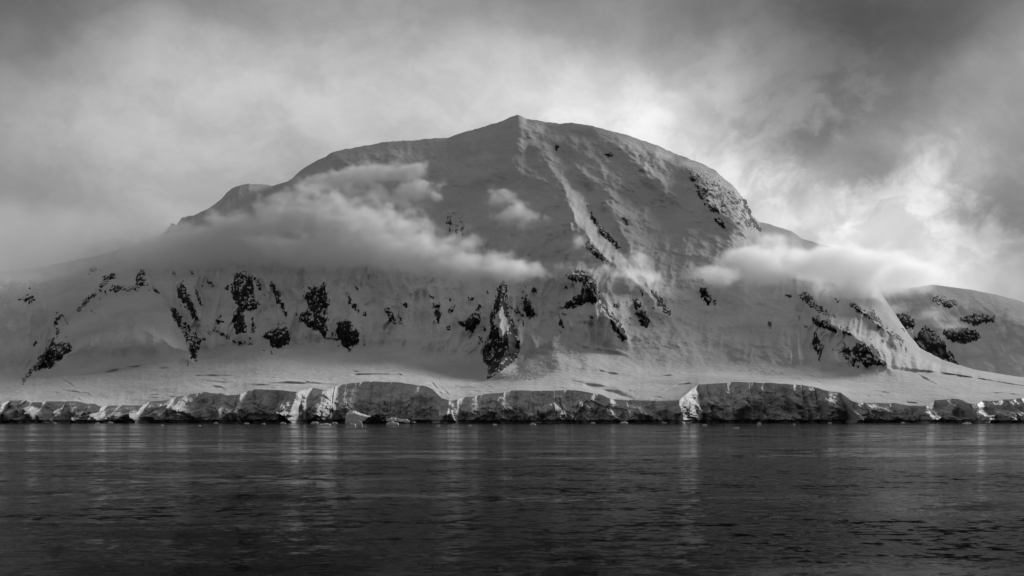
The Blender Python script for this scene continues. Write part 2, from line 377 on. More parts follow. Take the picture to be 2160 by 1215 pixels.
def relief(px, py, onface):
    r = np.zeros(px.shape)
    wx = px+7*perlin(px/28, py/28, 3.3)+3*perlin(px/11, py/11, 5.1); wy = py+7*perlin(px/28, py/28, 8.7)
    for pts, wl, wr in CRESTS:
        xs = [p[0] for p in pts]; ys = [p[1] for p in pts]; W = max(wl, wr)*1.1+20
        m = (px > min(xs)-W) & (px < max(xs)+W) & (py > min(ys)-W) & (py < max(ys)+W)
        if not m.any(): continue
        d, a, s = polydist(wx[m], wy[m], pts)
        wdt = np.where(s > 0, wr, wl)
        q = np.clip(1-d/wdt, 0, 1)
        q = q*(0.55+0.45*q)
        a = a*(1.15+0.75*sstep(py[m], 525, 610))
        r[m] = np.maximum(r[m], a*q)+0.25*np.minimum(r[m], a*q)
    m = (px > 0) & (px < 470) & (py > 520) & (py < 840)
    if m.any():
        sd = polysd(wx[m], wy[m], DOME)
        r[m] += (75*sstep(sd, -4, 7)+110*sstep(sd, 0, 80))*sstep(py[m], 790, 715)
    m = (px > 980) & (px < 1400) & (py > 680) & (py < 840)
    if m.any():
        sd = polysd(px[m], py[m], FAN); r[m] += 120*sstep(sd, -34, 40)
    return r*onface
def depth(px, py, detail=True):
    px, py = np.broadcast_arrays(np.asarray(px, float), np.asarray(py, float)); shp = px.shape
    px, py = px.ravel(), py.ravel()
    pc, pf, ps = cliff_top(px), foot(px), _sky_line(px)
    pa = pc; pc = cliff_soft(px)
    pf = np.minimum(pf, pc-6); ps = np.minimum(ps, pf-4)
    Yc, Yf, Ys = cliff_Ysoft(px), foot_Y(px), sky_Y(px)
    d, df, ds = pc-py, pc-pf, pc-ps
    a = (Yf-Yc)/df; b = (Ys-Yf)/(ds-df)
    wd = np.minimum(13.0, df*0.3)
    sp = lambda x: np.where(x > 30, x, np.log1p(np.exp(np.minimum(x, 30))))
    Y = Yc+a*d+(b-a)*wd*(sp((d-df)/wd)-np.log1p(np.exp(-df/wd)))
    sag = edge_shift(px)
    Y = Y+sag*np.exp(-np.maximum(pa-py, 0)/11.0)
    t = np.clip((d-df)/(ds-df), 0, 1.0)
    Y += 90*np.clip(t-0.80, 0, 1)**2/0.04*np.clip((ds-df)/300, 0, 1)
    onface = sstep(d, df*0.35, df*1.15)
    edge = sstep(ds-d, -1, 26)                      # relief dies out at the skyline so that it keeps its line
    edge_lip = sstep(pa-py, 0, 6)
    if detail:
        Y -= relief(px, py, onface)*(0.25+0.75*edge)
        lipsum = np.zeros(px.shape)
        for pts, am, hw in LIPS:
            xs = [p[0] for p in pts]; ys = [p[1] for p in pts]
            m = (px > min(xs)-25) & (px < max(xs)+25) & (py > min(ys)-25) & (py < max(ys)+25)
            if not m.any(): continue
            p = np.array(pts, float); ly = np.interp(px[m], p[:, 0], p[:, 1]) if p[-1, 0] > p[0, 0] else None
            tx = (px[m]-p[0, 0])/(p[-1, 0]-p[0, 0])
            wnd = sstep(tx, -0.02, 0.25)*sstep(tx, 1.02, 0.75)
            s = (py[m]-ly)/hw*1.0
            lipsum[m] += 1.0*am*wnd*s*np.exp(-s*s)*(0.8+0.9*perlin(px[m]/23, py[m]/9, 2.4))
        Y += lipsum*edge_lip
        X = (px-CX)/F*Y; Z = (HZ-py)/F*Y
        # gullies and flutes run down the face; broken ice fields on the upper right; soft drifts on the apron
        up = sstep(py, 620, 380)
        wob = 18*fbm(px/90, py/90, 1.7, 3)
        fl = fbm((px+wob+0.12*(py-600))/34, (py)/170, 4.2, 4, 0.52, ridged=True)
        Y -= (30.0-26*up)*(1-0.75*sstep(px, 1270, 1340)*sstep(px, 1700, 1600))*fl*onface*edge*sstep(t, 0.03, 0.12)*sstep(t, 0.95, 0.45)*(1-sstep(px, 90, 140)*sstep(px, 420, 370)*0.9)
        dg = fbm((px*0.80+py*0.60+wob)/60, (py*0.80-px*0.60)/26, 7.7, 5, 0.55)
        Y -= 15*dg*onface*edge*up*(0.35+0.65*sstep(px, 1050, 1200))
        lump = fbm(px/46, py/30, 2.2, 5, 0.5)
        Y -= 13*lump*onface*edge*(1-0.85*sstep(px, 90, 140)*sstep(px, 400, 350))
        big = fbm(px/210, py/150, 12.2, 3, 0.5)
        Y -= 42*big*onface*edge
        ap = fbm(px/170, py/20, 9.5, 4, 0.5)
        Y -= 12*ap*(1-onface)*edge_lip
        sm = fbm(X/16, Z/10, Y/30, 3, 0.5)
        Y -= 1.3*sm*onface*edge
        Y += 2.0*fbm(px/22, py*0+0.5, 3.1, 3)*edge
    return Y.reshape(shp)

# ------------------------------------------------------------------ sea
NX = 60
ys = np.array([-20000, -4000, -800, -100, 0, 100, 300, 700, 1200, 1700, 2300.0]); xs = np.linspace(-30000, 30000, NX)
gx, gy = np.meshgrid(xs, ys)
sea = link('sea', grid_mesh('sea', np.stack([gx, gy, gx*0], -1), WATER))
tag(sea, 'dark rippled sea water in front of the ice cliff', kind='structure')

# ------------------------------------------------------------------ mountain
cols = np.arange(-560, 2662, 2.15)
ra = np.linspace(0, 1, 80)[:-1]; rb = np.linspace(0, 1, 330)
PC, PS = cliff_top(cols), skyline(cols); PF = np.minimum(foot(cols)-14, PC-8); PS = np.minimum(PS, PF-4)
PY = np.concatenate([PC[None]+(PF-PC)[None]*ra[:, None], PF[None]+(PS-PF)[None]*rb[:, None]], 0)
PX = np.broadcast_to(cols, PY.shape)
YY = depth(PX, PY)
TOP = at(PX, PY, YY)
Yt = YY[-1]; Zt = TOP[-1, :, 2]; back = []
for k, q in enumerate((0.03, 0.08, 0.15, 0.3, 0.5, 0.75, 1.0)):
    Yk = Yt+q*900; Zk = Zt*(1-q**1.4)-4*q-0.03*q*900
    xk = TOP[-1, :, 0]+0*q
    back.append(np.stack([xk, Yk, Zk], -1))
lip = TOP[0].copy(); lip[:, 2] -= 3.0; lip[:, 1] += 2.0
ALL = np.concatenate([lip[None], TOP, np.array(back)], 0)
mountain = link('mountain', grid_mesh('mountain', ALL, SNOW))
tag(mountain, 'huge snow covered mountain rising from the ice cliff to a pointed summit', kind='structure')

# ------------------------------------------------------------------ far ridge on the right
fr_sky = scurve([(1500, 640), (1640, 560), (1720, 552), (1790, 566), (1850, 592), (1890, 606), (1925, 606), (1965, 600), (2010, 606), (2050, 611), (2105, 622), (2135, 630), (2160, 637), (2240, 665), (2400, 720), (2700, 790)], 10)
fr_base = lambda x: 0*x+845.0
def far_depth(px, py):
    ps = fr_sky(px); t = (845-py)/(845-ps)
    Y = 3880+560*t+120*np.clip(t-0.75, 0, 1)**2/0.06
    e = sstep(py-ps, 0, 30)
    wob = 14*fbm(px/70, py/70, 21.7, 3)
    Y -= e*(40*fbm((px+wob)/110, py/80, 31.0, 4, 0.5)+6*fbm((px-0.6*py+wob)/30, py/90, 33.0, 4, 0.5, ridged=True))
    d, a, s = polydist(px+wob*0.4, py, [(1958, 600, 10), (1985, 650, 40), (1960, 690, 70), (1940, 720, 70), (1925, 800, 40)])
    Y -= e*a*np.clip(1-d/np.where(s < 0, 50, 60), 0, 1)
    return Y
cols2 = np.arange(1560, 2690, 2.5); q = np.linspace(0, 1, 150)
p2 = 845+(fr_sky(cols2)-845)[None]*q[:, None]; x2 = np.broadcast_to(cols2, p2.shape)
T2 = at(x2, p2, far_depth(x2, p2))
bk = []
for qq in (0.06, 0.2, 0.5, 1.0):
    bk.append(np.stack([T2[-1, :, 0], T2[-1, :, 1]+qq*1200, T2[-1, :, 2]*(1-qq**1.3)-20*qq], -1))
far = link('ridge', grid_mesh('ridge', np.concatenate([T2, np.array(bk)], 0), SNOW))
tag(far, 'rounded snowy ridge behind the right end of the mountain', kind='structure')

# ------------------------------------------------------------------ rock outcrops (parts of the mountain or the ridge)
# outline, proudness m, threshold (higher = more broken up by snow), material
def outcrop(poly, amp=9.0, thr=0.0, mat=ROCK, parent=mountain, dfun=depth, label=None, rough=1.0, smallsc=1.0):
    xs = [p[0] for p in poly]; ys = [p[1] for p in poly]
    st = 0.8
    gx = np.arange(min(xs)-9, max(xs)+9+st, st); gy = np.arange(min(ys)-9, max(ys)+9+st, st)
    X, Yp = np.meshgrid(gx, gy)
    jx = 2.6*fbm(X/6, Yp/11, 41.0, 4, 0.6); jy = 2.6*fbm(X/6, Yp/11, 47.0, 4, 0.6)
    sd = polysd(X+jx, Yp+jy, poly)
    # snow-clad underlying surface, resampled from the terrain
    base = dfun(X, Yp)
    P = at(X, Yp, base)
    w1 = fbm((X+0.25*Yp)/11*smallsc, Yp/16*smallsc, 51.0, 5, 0.6); w2, e2, _ = cells((X+jx)/7.0, (Yp+jy)/10.0, 3, 1.2)
    w3, _, _ = cells((X+jy)/3.2, (Yp+jx)/4.6, 9, 1.0)
    mx = min(9.0, max(3.0, sd.max()*0.9))
    st1 = fbm((X+0.3*Yp)/6.5, Yp/24, 57.0, 4, 0.6)
    off = amp*(np.clip(sd, -mx, mx)/mx*1.15-thr)+rough*(3.4*w1+3.4*st1+1.8*w2+0.5*w3)*(0.45+0.55*sstep(sd, -6, 1))*(1-0.45*sstep(sd, 2, 8)*(thr < 0.12))
    off = off-8*sstep(-sd, 2.0, 6.0)
    Y2 = base-off
    keep = off > -0.4
    Pn = at(X, Yp, Y2)
    if not keep.any(): return None
    o = link('rock_outcrop', grid_mesh('rock_outcrop', Pn, mat, keep, smooth=True, flip=True), parent)
    if label: o['label'] = label
    return o
R = [
 ([(45, 810), (52, 790), (75, 765), (95, 740), (108, 712), (114, 712), (112, 725), (130, 720), (152, 728), (150, 742), (130, 756), (110, 772), (92, 782), (85, 778), (65, 786)], 8, 0.1),
 ([(45, 812), (56, 790), (66, 786), (60, 795), (50, 810)], 8, -0.3),
 ([(120, 700), (128, 690), (126, 700), (118, 712)], 8, -0.3),
 ([(160, 657), (180, 632), (200, 616), (206, 619), (186, 638), (166, 660)], 8, -0.1), ([(210, 604), (220, 583), (240, 577), (243, 584), (226, 595), (214, 609)], 8, -0.1),
 ([(222, 612), (250, 597), (265, 607), (285, 602), (290, 585), (297, 563), (313, 582), (307, 602), (290, 609), (275, 615), (245, 622)], 8, 0.15),
 ([(288, 600), (292, 580), (300, 572), (308, 585), (306, 600), (296, 603)], 8, -0.4), ([(320, 606), (330, 612), (337, 619), (328, 617)], 7, -0.2),
 ([(359, 650), (374, 654), (385, 678), (400, 690), (412, 705), (424, 720), (421, 735), (412, 745), (413, 761), (403, 756), (402, 738), (393, 716), (384, 695), (366, 668)], 9, -0.15),
 ([(372, 606), (386, 595), (395, 615), (408, 640), (415, 660), (422, 679), (406, 673), (395, 650), (378, 632)], 8, 0.1),
 ([(364, 568), (372, 578), (374, 586), (366, 580)], 6, 0.1), ([(400, 568), (408, 574), (410, 582), (402, 576)], 6, 0.15),
 ([(409, 603), (418, 612), (428, 648), (420, 645), (412, 622)], 7, 0.1), ([(436, 588), (446, 594), (450, 604), (440, 600)], 6, 0.0),
 ([(453, 675), (465, 664), (472, 678), (460, 686)], 7, 0.2), ([(475, 605), (482, 603), (483, 613), (476, 612)], 6, -0.2),
 ([(489, 605), (497, 580), (517, 572), (531, 590), (535, 615), (541, 650), (526, 651), (512, 655), (500, 640), (488, 622)], 10, -0.25),
 ([(494, 662), (505, 650), (515, 676), (518, 699), (500, 703), (493, 685)], 10, -0.35), ([(524, 680), (534, 667), (543, 690), (530, 700)], 8, 0.15),
 ([(535, 586), (548, 590), (554, 616), (545, 611)], 8, 0.0), ([(568, 594), (580, 600), (594, 625), (606, 655), (607, 672), (594, 655), (580, 628)], 8, 0.1),
 ([(548, 708), (575, 696), (605, 688), (613, 705), (611, 724), (592, 738), (572, 728), (562, 715)], 9, -0.05), ([(440, 690), (470, 700), (495, 720), (530, 722), (532, 727), (500, 726), (465, 708)], 6, 0.2),
 ([(640, 625), (650, 606), (690, 595), (696, 625), (693, 655), (690, 690), (668, 672), (650, 652), (645, 640)], 8, 0.3),
 ([(633, 678), (636, 662), (652, 650), (672, 672), (690, 690), (684, 707), (660, 692)], 9, -0.25),
 ([(646, 612), (654, 614), (655, 625), (648, 630)], 7, -0.2), ([(680, 715), (712, 712), (715, 720), (700, 715)], 6, 0.1),
 ([(711, 682), (735, 674), (745, 690), (761, 702), (756, 718), (740, 739), (725, 730), (711, 712)], 10, -0.1),
 ([(731, 618), (740, 625), (744, 640), (755, 640), (760, 662), (748, 656), (735, 640)], 7, 0.2), ([(764, 655), (772, 658), (774, 668), (766, 666)], 6, 0.2),
 ([(812, 652), (824, 648), (834, 672), (822, 679)], 8, 0.0), ([(840, 668), (848, 668), (848, 686), (842, 686)], 6, 0.25), ([(845, 640), (856, 638), (858, 648), (848, 648)], 5, 0.3),
 ([(914, 640), (926, 636), (932, 660), (924, 681), (915, 668)], 7, 0.15), ([(943, 655), (957, 638), (961, 650), (950, 668)], 7, 0.15), ([(942, 690), (950, 688), (950, 697), (944, 696)], 6, -0.2),
 ([(968, 680), (985, 676), (1002, 650), (1010, 648), (1012, 665), (1010, 680), (1000, 698), (980, 695)], 9, -0.25), ([(988, 626), (998, 628), (996, 636), (990, 634)], 5, -0.1),
 ([(1037, 690), (1034, 672), (1045, 635), (1054, 600), (1063, 588), (1069, 602), (1068, 632), (1075, 660), (1088, 690), (1092, 712), (1080, 700), (1068, 670), (1058, 650), (1046, 662)], 10, -0.05),
 ([(1031, 796), (1033, 772), (1020, 762), (1020, 735), (1032, 715), (1040, 688), (1048, 690), (1052, 712), (1062, 716), (1072, 695), (1084, 690), (1094, 716), (1091, 747), (1078, 766), (1056, 780), (1040, 790)], 13, -0.35),
 ([(1100, 632), (1111, 618), (1121, 640), (1129, 666), (1118, 673), (1104, 658)], 8, 0.0), ([(1086, 640), (1096, 652), (1112, 672), (1100, 668), (1090, 656)], 7, 0.25), ([(1116, 605), (1128, 606), (1136, 620), (1124, 616)], 6, 0.3),
 ([(1181, 650), (1195, 638), (1214, 625), (1228, 610), (1233, 578), (1244, 572), (1258, 605), (1267, 630), (1256, 641), (1235, 640), (1210, 648), (1190, 653)], 9, 0.0),
 ([(1190, 582), (1212, 570), (1236, 572), (1240, 590), (1226, 602), (1206, 592)], 7, 0.3), ([(1178, 660), (1186, 675), (1189, 692), (1181, 686)], 7, 0.0),
 ([(1284, 660), (1300, 668), (1311, 690), (1321, 714), (1313, 719), (1301, 702), (1290, 682)], 9, -0.35), ([(1258, 632), (1272, 640), (1286, 660), (1278, 658)], 7, 0.1),
 ([(1326, 618), (1345, 628), (1357, 650), (1372, 668), (1368, 692), (1350, 686), (1338, 660)], 8, 0.2), ([(1368, 606), (1392, 622), (1412, 650), (1418, 668), (1402, 662), (1380, 636)], 7, 0.3),
 ([(1228, 502), (1250, 514), (1274, 540), (1292, 560), (1282, 564), (1256, 542), (1236, 522)], 8, 0.1), ([(1238, 432), (1265, 475), (1292, 500), (1312, 522), (1302, 524), (1272, 498), (1246, 462)], 8, 0.05),
 ([(1306, 452), (1320, 458), (1330, 478), (1318, 474)], 7, 0.3), ([(1474, 608), (1490, 602), (1502, 632), (1496, 650), (1480, 636)], 6, 0.35),
 ([(1172, 306), (1178, 306), (1176, 316), (1171, 314)], 6, -0.3), ([(1264, 325), (1290, 322), (1300, 328), (1280, 333)], 5, 0.15),
 ([(1678, 622), (1700, 616), (1725, 640), (1745, 658), (1760, 668), (1742, 668), (1716, 652), (1690, 632)], 8, 0.0),
 ([(1713, 668), (1735, 674), (1755, 688), (1763, 697), (1742, 694), (1720, 686)], 9, -0.2), ([(1774, 688), (1785, 690), (1798, 705), (1790, 708), (1778, 700)], 9, -0.35),
 ([(1711, 716), (1720, 699), (1729, 715), (1736, 735), (1731, 753), (1715, 736)], 8, 0.05), ([(1658, 620), (1672, 618), (1668, 630), (1660, 628)], 6, 0.1), ([(1618, 675), (1628, 682), (1626, 696), (1620, 690)], 6, 0.3),
 ([(1798, 742), (1812, 722), (1838, 726), (1852, 742), (1858, 758), (1868, 768), (1842, 768), (1828, 773), (1812, 762)], 11, -0.3), ([(1763, 736), (1785, 728), (1800, 745), (1810, 772), (1798, 780), (1780, 760)], 7, 0.3),
 ([(1784, 642), (1800, 636), (1820, 655), (1842, 650), (1858, 675), (1872, 692), (1856, 692), (1838, 677), (1812, 660)], 8, 0.05), ([(1868, 698), (1890, 704), (1906, 716), (1908, 728), (1890, 716)], 9, -0.2),
 ([(1506, 462), (1516, 456), (1530, 476), (1532, 490), (1518, 474)], 7, 0.0),
 ([(1558, 405), (1572, 426), (1590, 460), (1604, 478), (1606, 492), (1590, 478), (1576, 450)], 6, 0.0),
]
R += [([(40, 632), (60, 621), (70, 625), (85, 628), (70, 638), (55, 641)], 6, 0.3), ([(112, 672), (128, 663), (131, 675), (116, 685)], 6, 0.25), ([(180, 566), (200, 563), (215, 570), (195, 573)], 5, 0.3), ([(70, 722), (75, 718), (77, 728), (71, 730)], 5, 0.1)]
for poly, am, th in R: outcrop(poly, am*0.9, th)
# small rocks scattered around the larger outcrops, strung out down the fall line
rk = random.Random(5)
for poly, am, th in R:
    cx_ = sum(p[0] for p in poly)/len(poly); cy_ = sum(p[1] for p in poly)/len(poly)
    wx_ = max(p[0] for p in poly)-min(p[0] for p in poly); wy_ = max(p[1] for p in poly)-min(p[1] for p in poly)
    if wx_*wy_ < 300 or cy_ < 520: continue
    for _ in range(rk.choice((2, 3, 4))):
        a_ = rk.uniform(0, 6.28); x0 = cx_+math.cos(a_)*(wx_*0.5+rk.uniform(3, 14)); y0 = cy_+math.sin(a_)*(wy_*0.5+rk.uniform(2, 14))
        if y0 > 770 or y0 < 575: continue
        l_, w_ = rk.uniform(3, 9), rk.uniform(1.2, 2.8); t_ = math.radians(rk.uniform(40, 85))
        ux, uy = math.cos(t_), math.sin(t_)
        outcrop([(x0-ux*l_, y0-uy*l_), (x0-uy*w_, y0+ux*w_), (x0+ux*l_, y0+uy*l_), (x0+uy*w_, y0-ux*w_)], 5, rk.uniform(0, 0.3))
outcrop([(1448, 362), (1480, 352), (1525, 378), (1556, 410), (1574, 444), (1598, 488), (1582, 484), (1556, 470), (1530, 456), (1500, 448), (1480, 425), (1462, 392)], 7, 0.25, RIMED, label='rime covered rock face under the right shoulder')
for poly in ([(940, 462), (950, 450), (955, 470), (950, 495), (944, 484)], [(957, 448), (966, 446), (968, 475), (962, 500), (957, 480)], [(969, 452), (977, 455), (980, 495), (972, 506)]):
    outcrop(poly, 5, 0.2, RIMED)
FR = [([(1958, 628), (1985, 624), (2012, 632), (2022, 642), (2002, 650), (1974, 640)], 8, 0.05), ([(1985, 694), (2020, 690), (2060, 694), (2072, 714), (2032, 727), (1998, 718)], 8, 0.15),
 ([(2018, 672), (2060, 660), (2095, 664), (2102, 680), (2050, 688)], 8, 0.2), ([(1858, 668), (1900, 660), (1932, 670), (1926, 694), (1888, 692), (1868, 684)], 9, 0.0),
 ([(1918, 724), (1938, 704), (1950, 688), (1966, 700), (1990, 720), (1996, 746), (1986, 768), (1960, 752), (1936, 740)], 12, -0.3), ([(1986, 766), (2003, 742), (2012, 756), (2022, 772), (2002, 770)], 12, -0.35)]
for poly, am, th in FR: outcrop(poly, am*1.2, th, FARROCK, far, far_depth)

# ------------------------------------------------------------------ ice cliff
cc = np.arange(-560, 2662, 1.3)
ct = cliff_top(cc)+0.8*fbm(cc/9, cc*0+0.3, 1.1, 3); cY = cliff_edge_Y(cc)
topP = at(cc, ct, cY)
rows = np.linspace(0, 1, 92)
zt = topP[:, 2]
Z = -3+(zt[None]+3)*rows[:, None]
PXc = np.broadcast_to(cc, Z.shape); Xw = PXc*0.86; fade = sstep(rows, 1.02, 0.72)[:, None]
wx = Xw+6*fbm(Xw/30, Z/30, 3.0, 3); wz = Z+6*fbm(Xw/30, Z/30, 8.0, 3)
h1, e1, r1 = cells((wx+0.5*wz)/34, (wz-0.25*wx)/24, 1, 1.2); h2, e2, r2 = cells((wx-0.4*wz)/12, (wz+0.3*wx)/9, 5, 1.1); h3, e3, r3 = cells(wx/4.5, wz/4.0, 11, 1.0)
big = fbm(Xw/90, Z/60, 5.0, 4)
low = sstep(Z/np.maximum(zt[None], 1)+0.28*fbm(Xw/38, Z*0+0.2, 6.0, 3), 0.72, 0.40)
h0, e0, r0 = cells((wx+0.9*wz)/75, (wz-0.1*wx)/46, 17, 1.3)
rid = fbm((wx+0.6*wz)/42, (wz-0.3*wx)/55, 15.0, 5, 0.55, ridged=True)
gul = fbm(wx/26+0.3*wz/26, wz/90, 25.0, 3, 0.5, ridged=True)
out = 16*big+(13*h0+9*h1+3.4*h2+1.1*h3)*(0.30+0.70*low)+16*low+(13*rid+1.5*gul+9*fbm(wx/17, wz/13, 35.0, 5, 0.6))*(0.45+0.55*low)+2.2*fbm(Xw/5, Z/5, 2.0, 4, 0.6)
bayf = sstep(PXc, 700, 730)*sstep(PXc, 915, 890)
out = out*(1-0.25*bayf)+bayf*26*(1-rows[:, None])
jag = sstep(PXc, 1440, 1460)*sstep(PXc, 1520, 1490)+sstep(PXc, 590, 610)*sstep(PXc, 680, 655)
out += jag*2.5*fbm(Xw/9+Z/14, Z/30, 6.5, 4, 0.6, ridged=True)
for cx, w_, dpt, z0, z1 in ((638, 1.5, 9, 0.1, 0.95), (1094, 2.0, 9, 0.45, 1.0), (1183, 1.2, 7, 0.3, 1.05), (483, 1.2, 4, 0.2, 0.8), (1540, 1.0, 5, 0.6, 0.95), (1582, 1.0, 5, 0.55, 0.95), (1594, 1.0, 6, 0.6, 1.0), (1527, 1.2, 5, 0.7, 1.0)):
    rr = rows[:, None]
    out -= dpt*np.exp(-((PXc-cx+8*(rr-0.5)*np.sin(cx))/w_)**2)*sstep(rr, z0, z0+0.1)*sstep(rr, z1, z1-0.1)
foot_out = 15*(1-rows[:, None])**1.2
zz = Z+0*out
notch = -(17+6*fbm(Xw/25, Xw*0+0.7, 4.0, 3))*sstep(zz, 5.6+1.6*fbm(Xw/14, Xw*0+0.7, 14.0, 3), 3.6)
Yc2 = cY[None]-(out*fade+foot_out)-notch
Pc = np.stack([(PXc-CX)/F*cY[None], Yc2, Z+1.2*h2*fade*rows[:, None]], -1)
back_top = topP.copy(); back_top[:, 1] += 8; back_top[:, 2] -= 1.0
Pc = np.concatenate([Pc, back_top[None]], 0)
me = grid_mesh('ice_cliff', Pc, ICE, smooth=False)
bare = np.concatenate([np.clip(low*0.65+0.5*(r1-0.5)*low+0.1, 0, 1), np.zeros((1, len(cc)))], 0)
at_ = me.attributes.new('bare_ice', 'FLOAT', 'POINT'); at_.data.foreach_set('value', bare.astype(np.float32).ravel())
cliff = link('ice_cliff', me)
tag(cliff, 'long fractured glacier ice cliff standing along the water edge', kind='structure')

# ------------------------------------------------------------------ avalanche debris: thousands of snow blocks in one heap
rng = np.random.RandomState(3)
DEB = [(1042, 797), (1085, 775), (1115, 745), (1150, 727), (1175, 742), (1180, 765), (1165, 788), (1130, 800), (1080, 806)]
DEB2 = [(1120, 740), (1165, 716), (1200, 725), (1240, 752), (1230, 765), (1190, 748), (1150, 735)]
DEB3 = [(1555, 783), (1600, 776), (1650, 785), (1670, 793), (1620, 792)]
pxs, pys, szs = [], [], []
for poly, n, s0, s1 in ((DEB, 7500, 0.3, 1.2), (DEB2, 2200, 0.3, 1.7), (DEB3, 900, 0.3, 1.4)):
    bx = [p[0] for p in poly]; by = [p[1] for p in poly]
    x = rng.uniform(min(bx), max(bx), n*3); y = rng.uniform(min(by), max(by), n*3)
    k = polysd(x+4*perlin(x/12, y/12, 1), y, poly) > rng.uniform(-3, 3, n*3); x, y = x[k][:n], y[k][:n]
    pxs.append(x); pys.append(y); szs.append(s0+(s1-s0)*rng.uniform(0, 1, len(x))**2.5)
x, y, s = map(np.concatenate, (pxs, pys, szs))
base = at(x, y, depth(x, y))
cube = np.array([(-1, -1, -1), (1, -1, -1), (1, 1, -1), (-1, 1, -1), (-1, -1, 1), (1, -1, 1), (1, 1, 1), (-1, 1, 1)], float)
fq = np.array([(0, 3, 2, 1), (4, 5, 6, 7), (0, 1, 5, 4), (1, 2, 6, 5), (2, 3, 7, 6), (3, 0, 4, 7)])
V = cube[None]*(0.6+0.5*rng.uniform(size=(len(x), 8, 1)))*s[:, None, None]*rng.uniform(0.6, 1.2, (len(x), 1, 3))
an = rng.uniform(0, 6.28, len(x)); ca, sa = np.cos(an)[:, None], np.sin(an)[:, None]
V = np.stack([V[..., 0]*ca-V[..., 1]*sa, V[..., 0]*sa+V[..., 1]*ca, V[..., 2]], -1)+base[:, None]
V[..., 2] = base[:, None, 2]+(V[..., 2]-base[:, None, 2])*0.45-0.1*s[:, None]
Q = (fq[None]+8*np.arange(len(x))[:, None, None]).reshape(-1, 4)
deb = link('avalanche_debris', raw_mesh('avalanche_debris', V.reshape(-1, 3), Q, SNOW, False))
tag(deb, 'rough fan of broken snow blocks beside the dark central buttress', kind='stuff')

# ------------------------------------------------------------------ floating ice
def lump_mesh(name, L, W, Hh, seed, mat, profile=None, res=26):
    """a closed irregular berg: footprint L x W, height given by a profile along its length"""
    u = np.linspace(-1, 1, res*2); v = np.linspace(-1, 1, res)
    U, Vv = np.meshgrid(u, v)
    rad = np.clip(1-np.abs(Vv)**2.2, 0, 1)**0.5*np.clip(1-np.abs(U)**6, 0, 1)**0.4
    prof = np.interp(U, *zip(*profile)) if profile else 1-0.5*U*U
    n = fbm(U*L/6+seed, Vv*W/6, seed*1.3, 4, 0.55)
    c, _, _ = cells(U*3+seed, Vv*2.2+seed, seed % 50, 1.0)
    zt = Hh*rad*np.clip(prof*(1+0.35*n)+0.32*c, 0.02, 2)
    edge = (np.abs(U) > 0.999) | (np.abs(Vv) > 0.999)
    zt = np.where(edge, -0.4*Hh-0.3, zt)
    X = U*L/2*(1+0.08*fbm(U*2, Vv*2, seed+3.0, 3)); Yv = Vv*W/2*(1+0.2*fbm(U*2+5, Vv*2, seed+7.0, 3))
    return grid_mesh(name, np.stack([X, Yv, zt], -1), mat, smooth=False)
BERG = berg_mat('berg_ice', 0.72); ISLE = rock_mat('wet_black_rock', 0.008, 0.0)
def place(px, py, Y=None):
    if Y is None: Y = H*F/(py-HZ)
    return ((px-CX)/F*Y, Y, 0.0)
def wedge_mesh(name, L, W, Hh, seed, mat, prof, res=44):
    u = np.linspace(-1, 1, res*2); v = np.linspace(-1, 1, res); U, Vv = np.meshgrid(u, v)
    hp = np.interp(U, *zip(*prof))
    ends = np.clip((1-np.abs(U))*14, 0, 1)
    cs = np.clip((Vv+1)*3.2, 0, 1)**0.8*(0.80+0.20*sstep(Vv, -0.75, 0.3))*np.clip((1-Vv)*3, 0, 1)
    n = fbm(U*4+seed, Vv*3, seed*1.3, 4, 0.5)
    z = Hh*hp*cs*ends*(1+0.05*n)
    z = np.where((np.abs(U) > .999) | (np.abs(Vv) > .999), -4.0, z)
    Yv = Vv*W/2*(1+0.10*n)+W*0.12*np.cos(U*2.5)
    return grid_mesh(name, np.stack([U*L/2*(1+0.02*n), Yv, z], -1), mat, smooth=False)
# the wedge-shaped iceberg behind the low black rock
Yb = 1830.0; k = Yb/F
ib = link('iceberg', wedge_mesh('iceberg', 88*k, 30, 20.5, 4, BERG, [(-1, .62), (-.95, .78), (-.62, 1.0), (-.52, .98), (-.3, .82), (0, .66), (.3, .55), (.6, .47), (1, .4)]))
ib.location = place(772, 0, Yb+12); ib.rotation_euler = (0, 0, math.radians(8))
tag(ib, 'white wedge shaped iceberg with a sharp tip behind the low black rock', 'iceberg')
isle = bpy.data.objects.new('rock_islet', None); C.objects.link(isle); isle.location = place(818, 0, Yb-14)
tag(isle, 'low black rock islet with a snow cap beside the wedge shaped iceberg', 'rock')
link('rock', lump_mesh('rock', 118*k, 22, 10.0, 9, ISLE, [(-1, .25), (-.8, .6), (-.5, 1.0), (-.25, 1.05), (0, .8), (.2, .5), (.5, .42), (.8, .4), (1, .25)], 34), isle)
cap = link('snow_cap', lump_mesh('snow_cap', 60*k, 16, 5.6, 13, BERG, [(-1, .75), (-.6, 1.0), (-.2, .85), (.3, .72), (.7, .6), (1, .35)], 26), isle)
cap.location = (16*k, -0.5, 3.0)
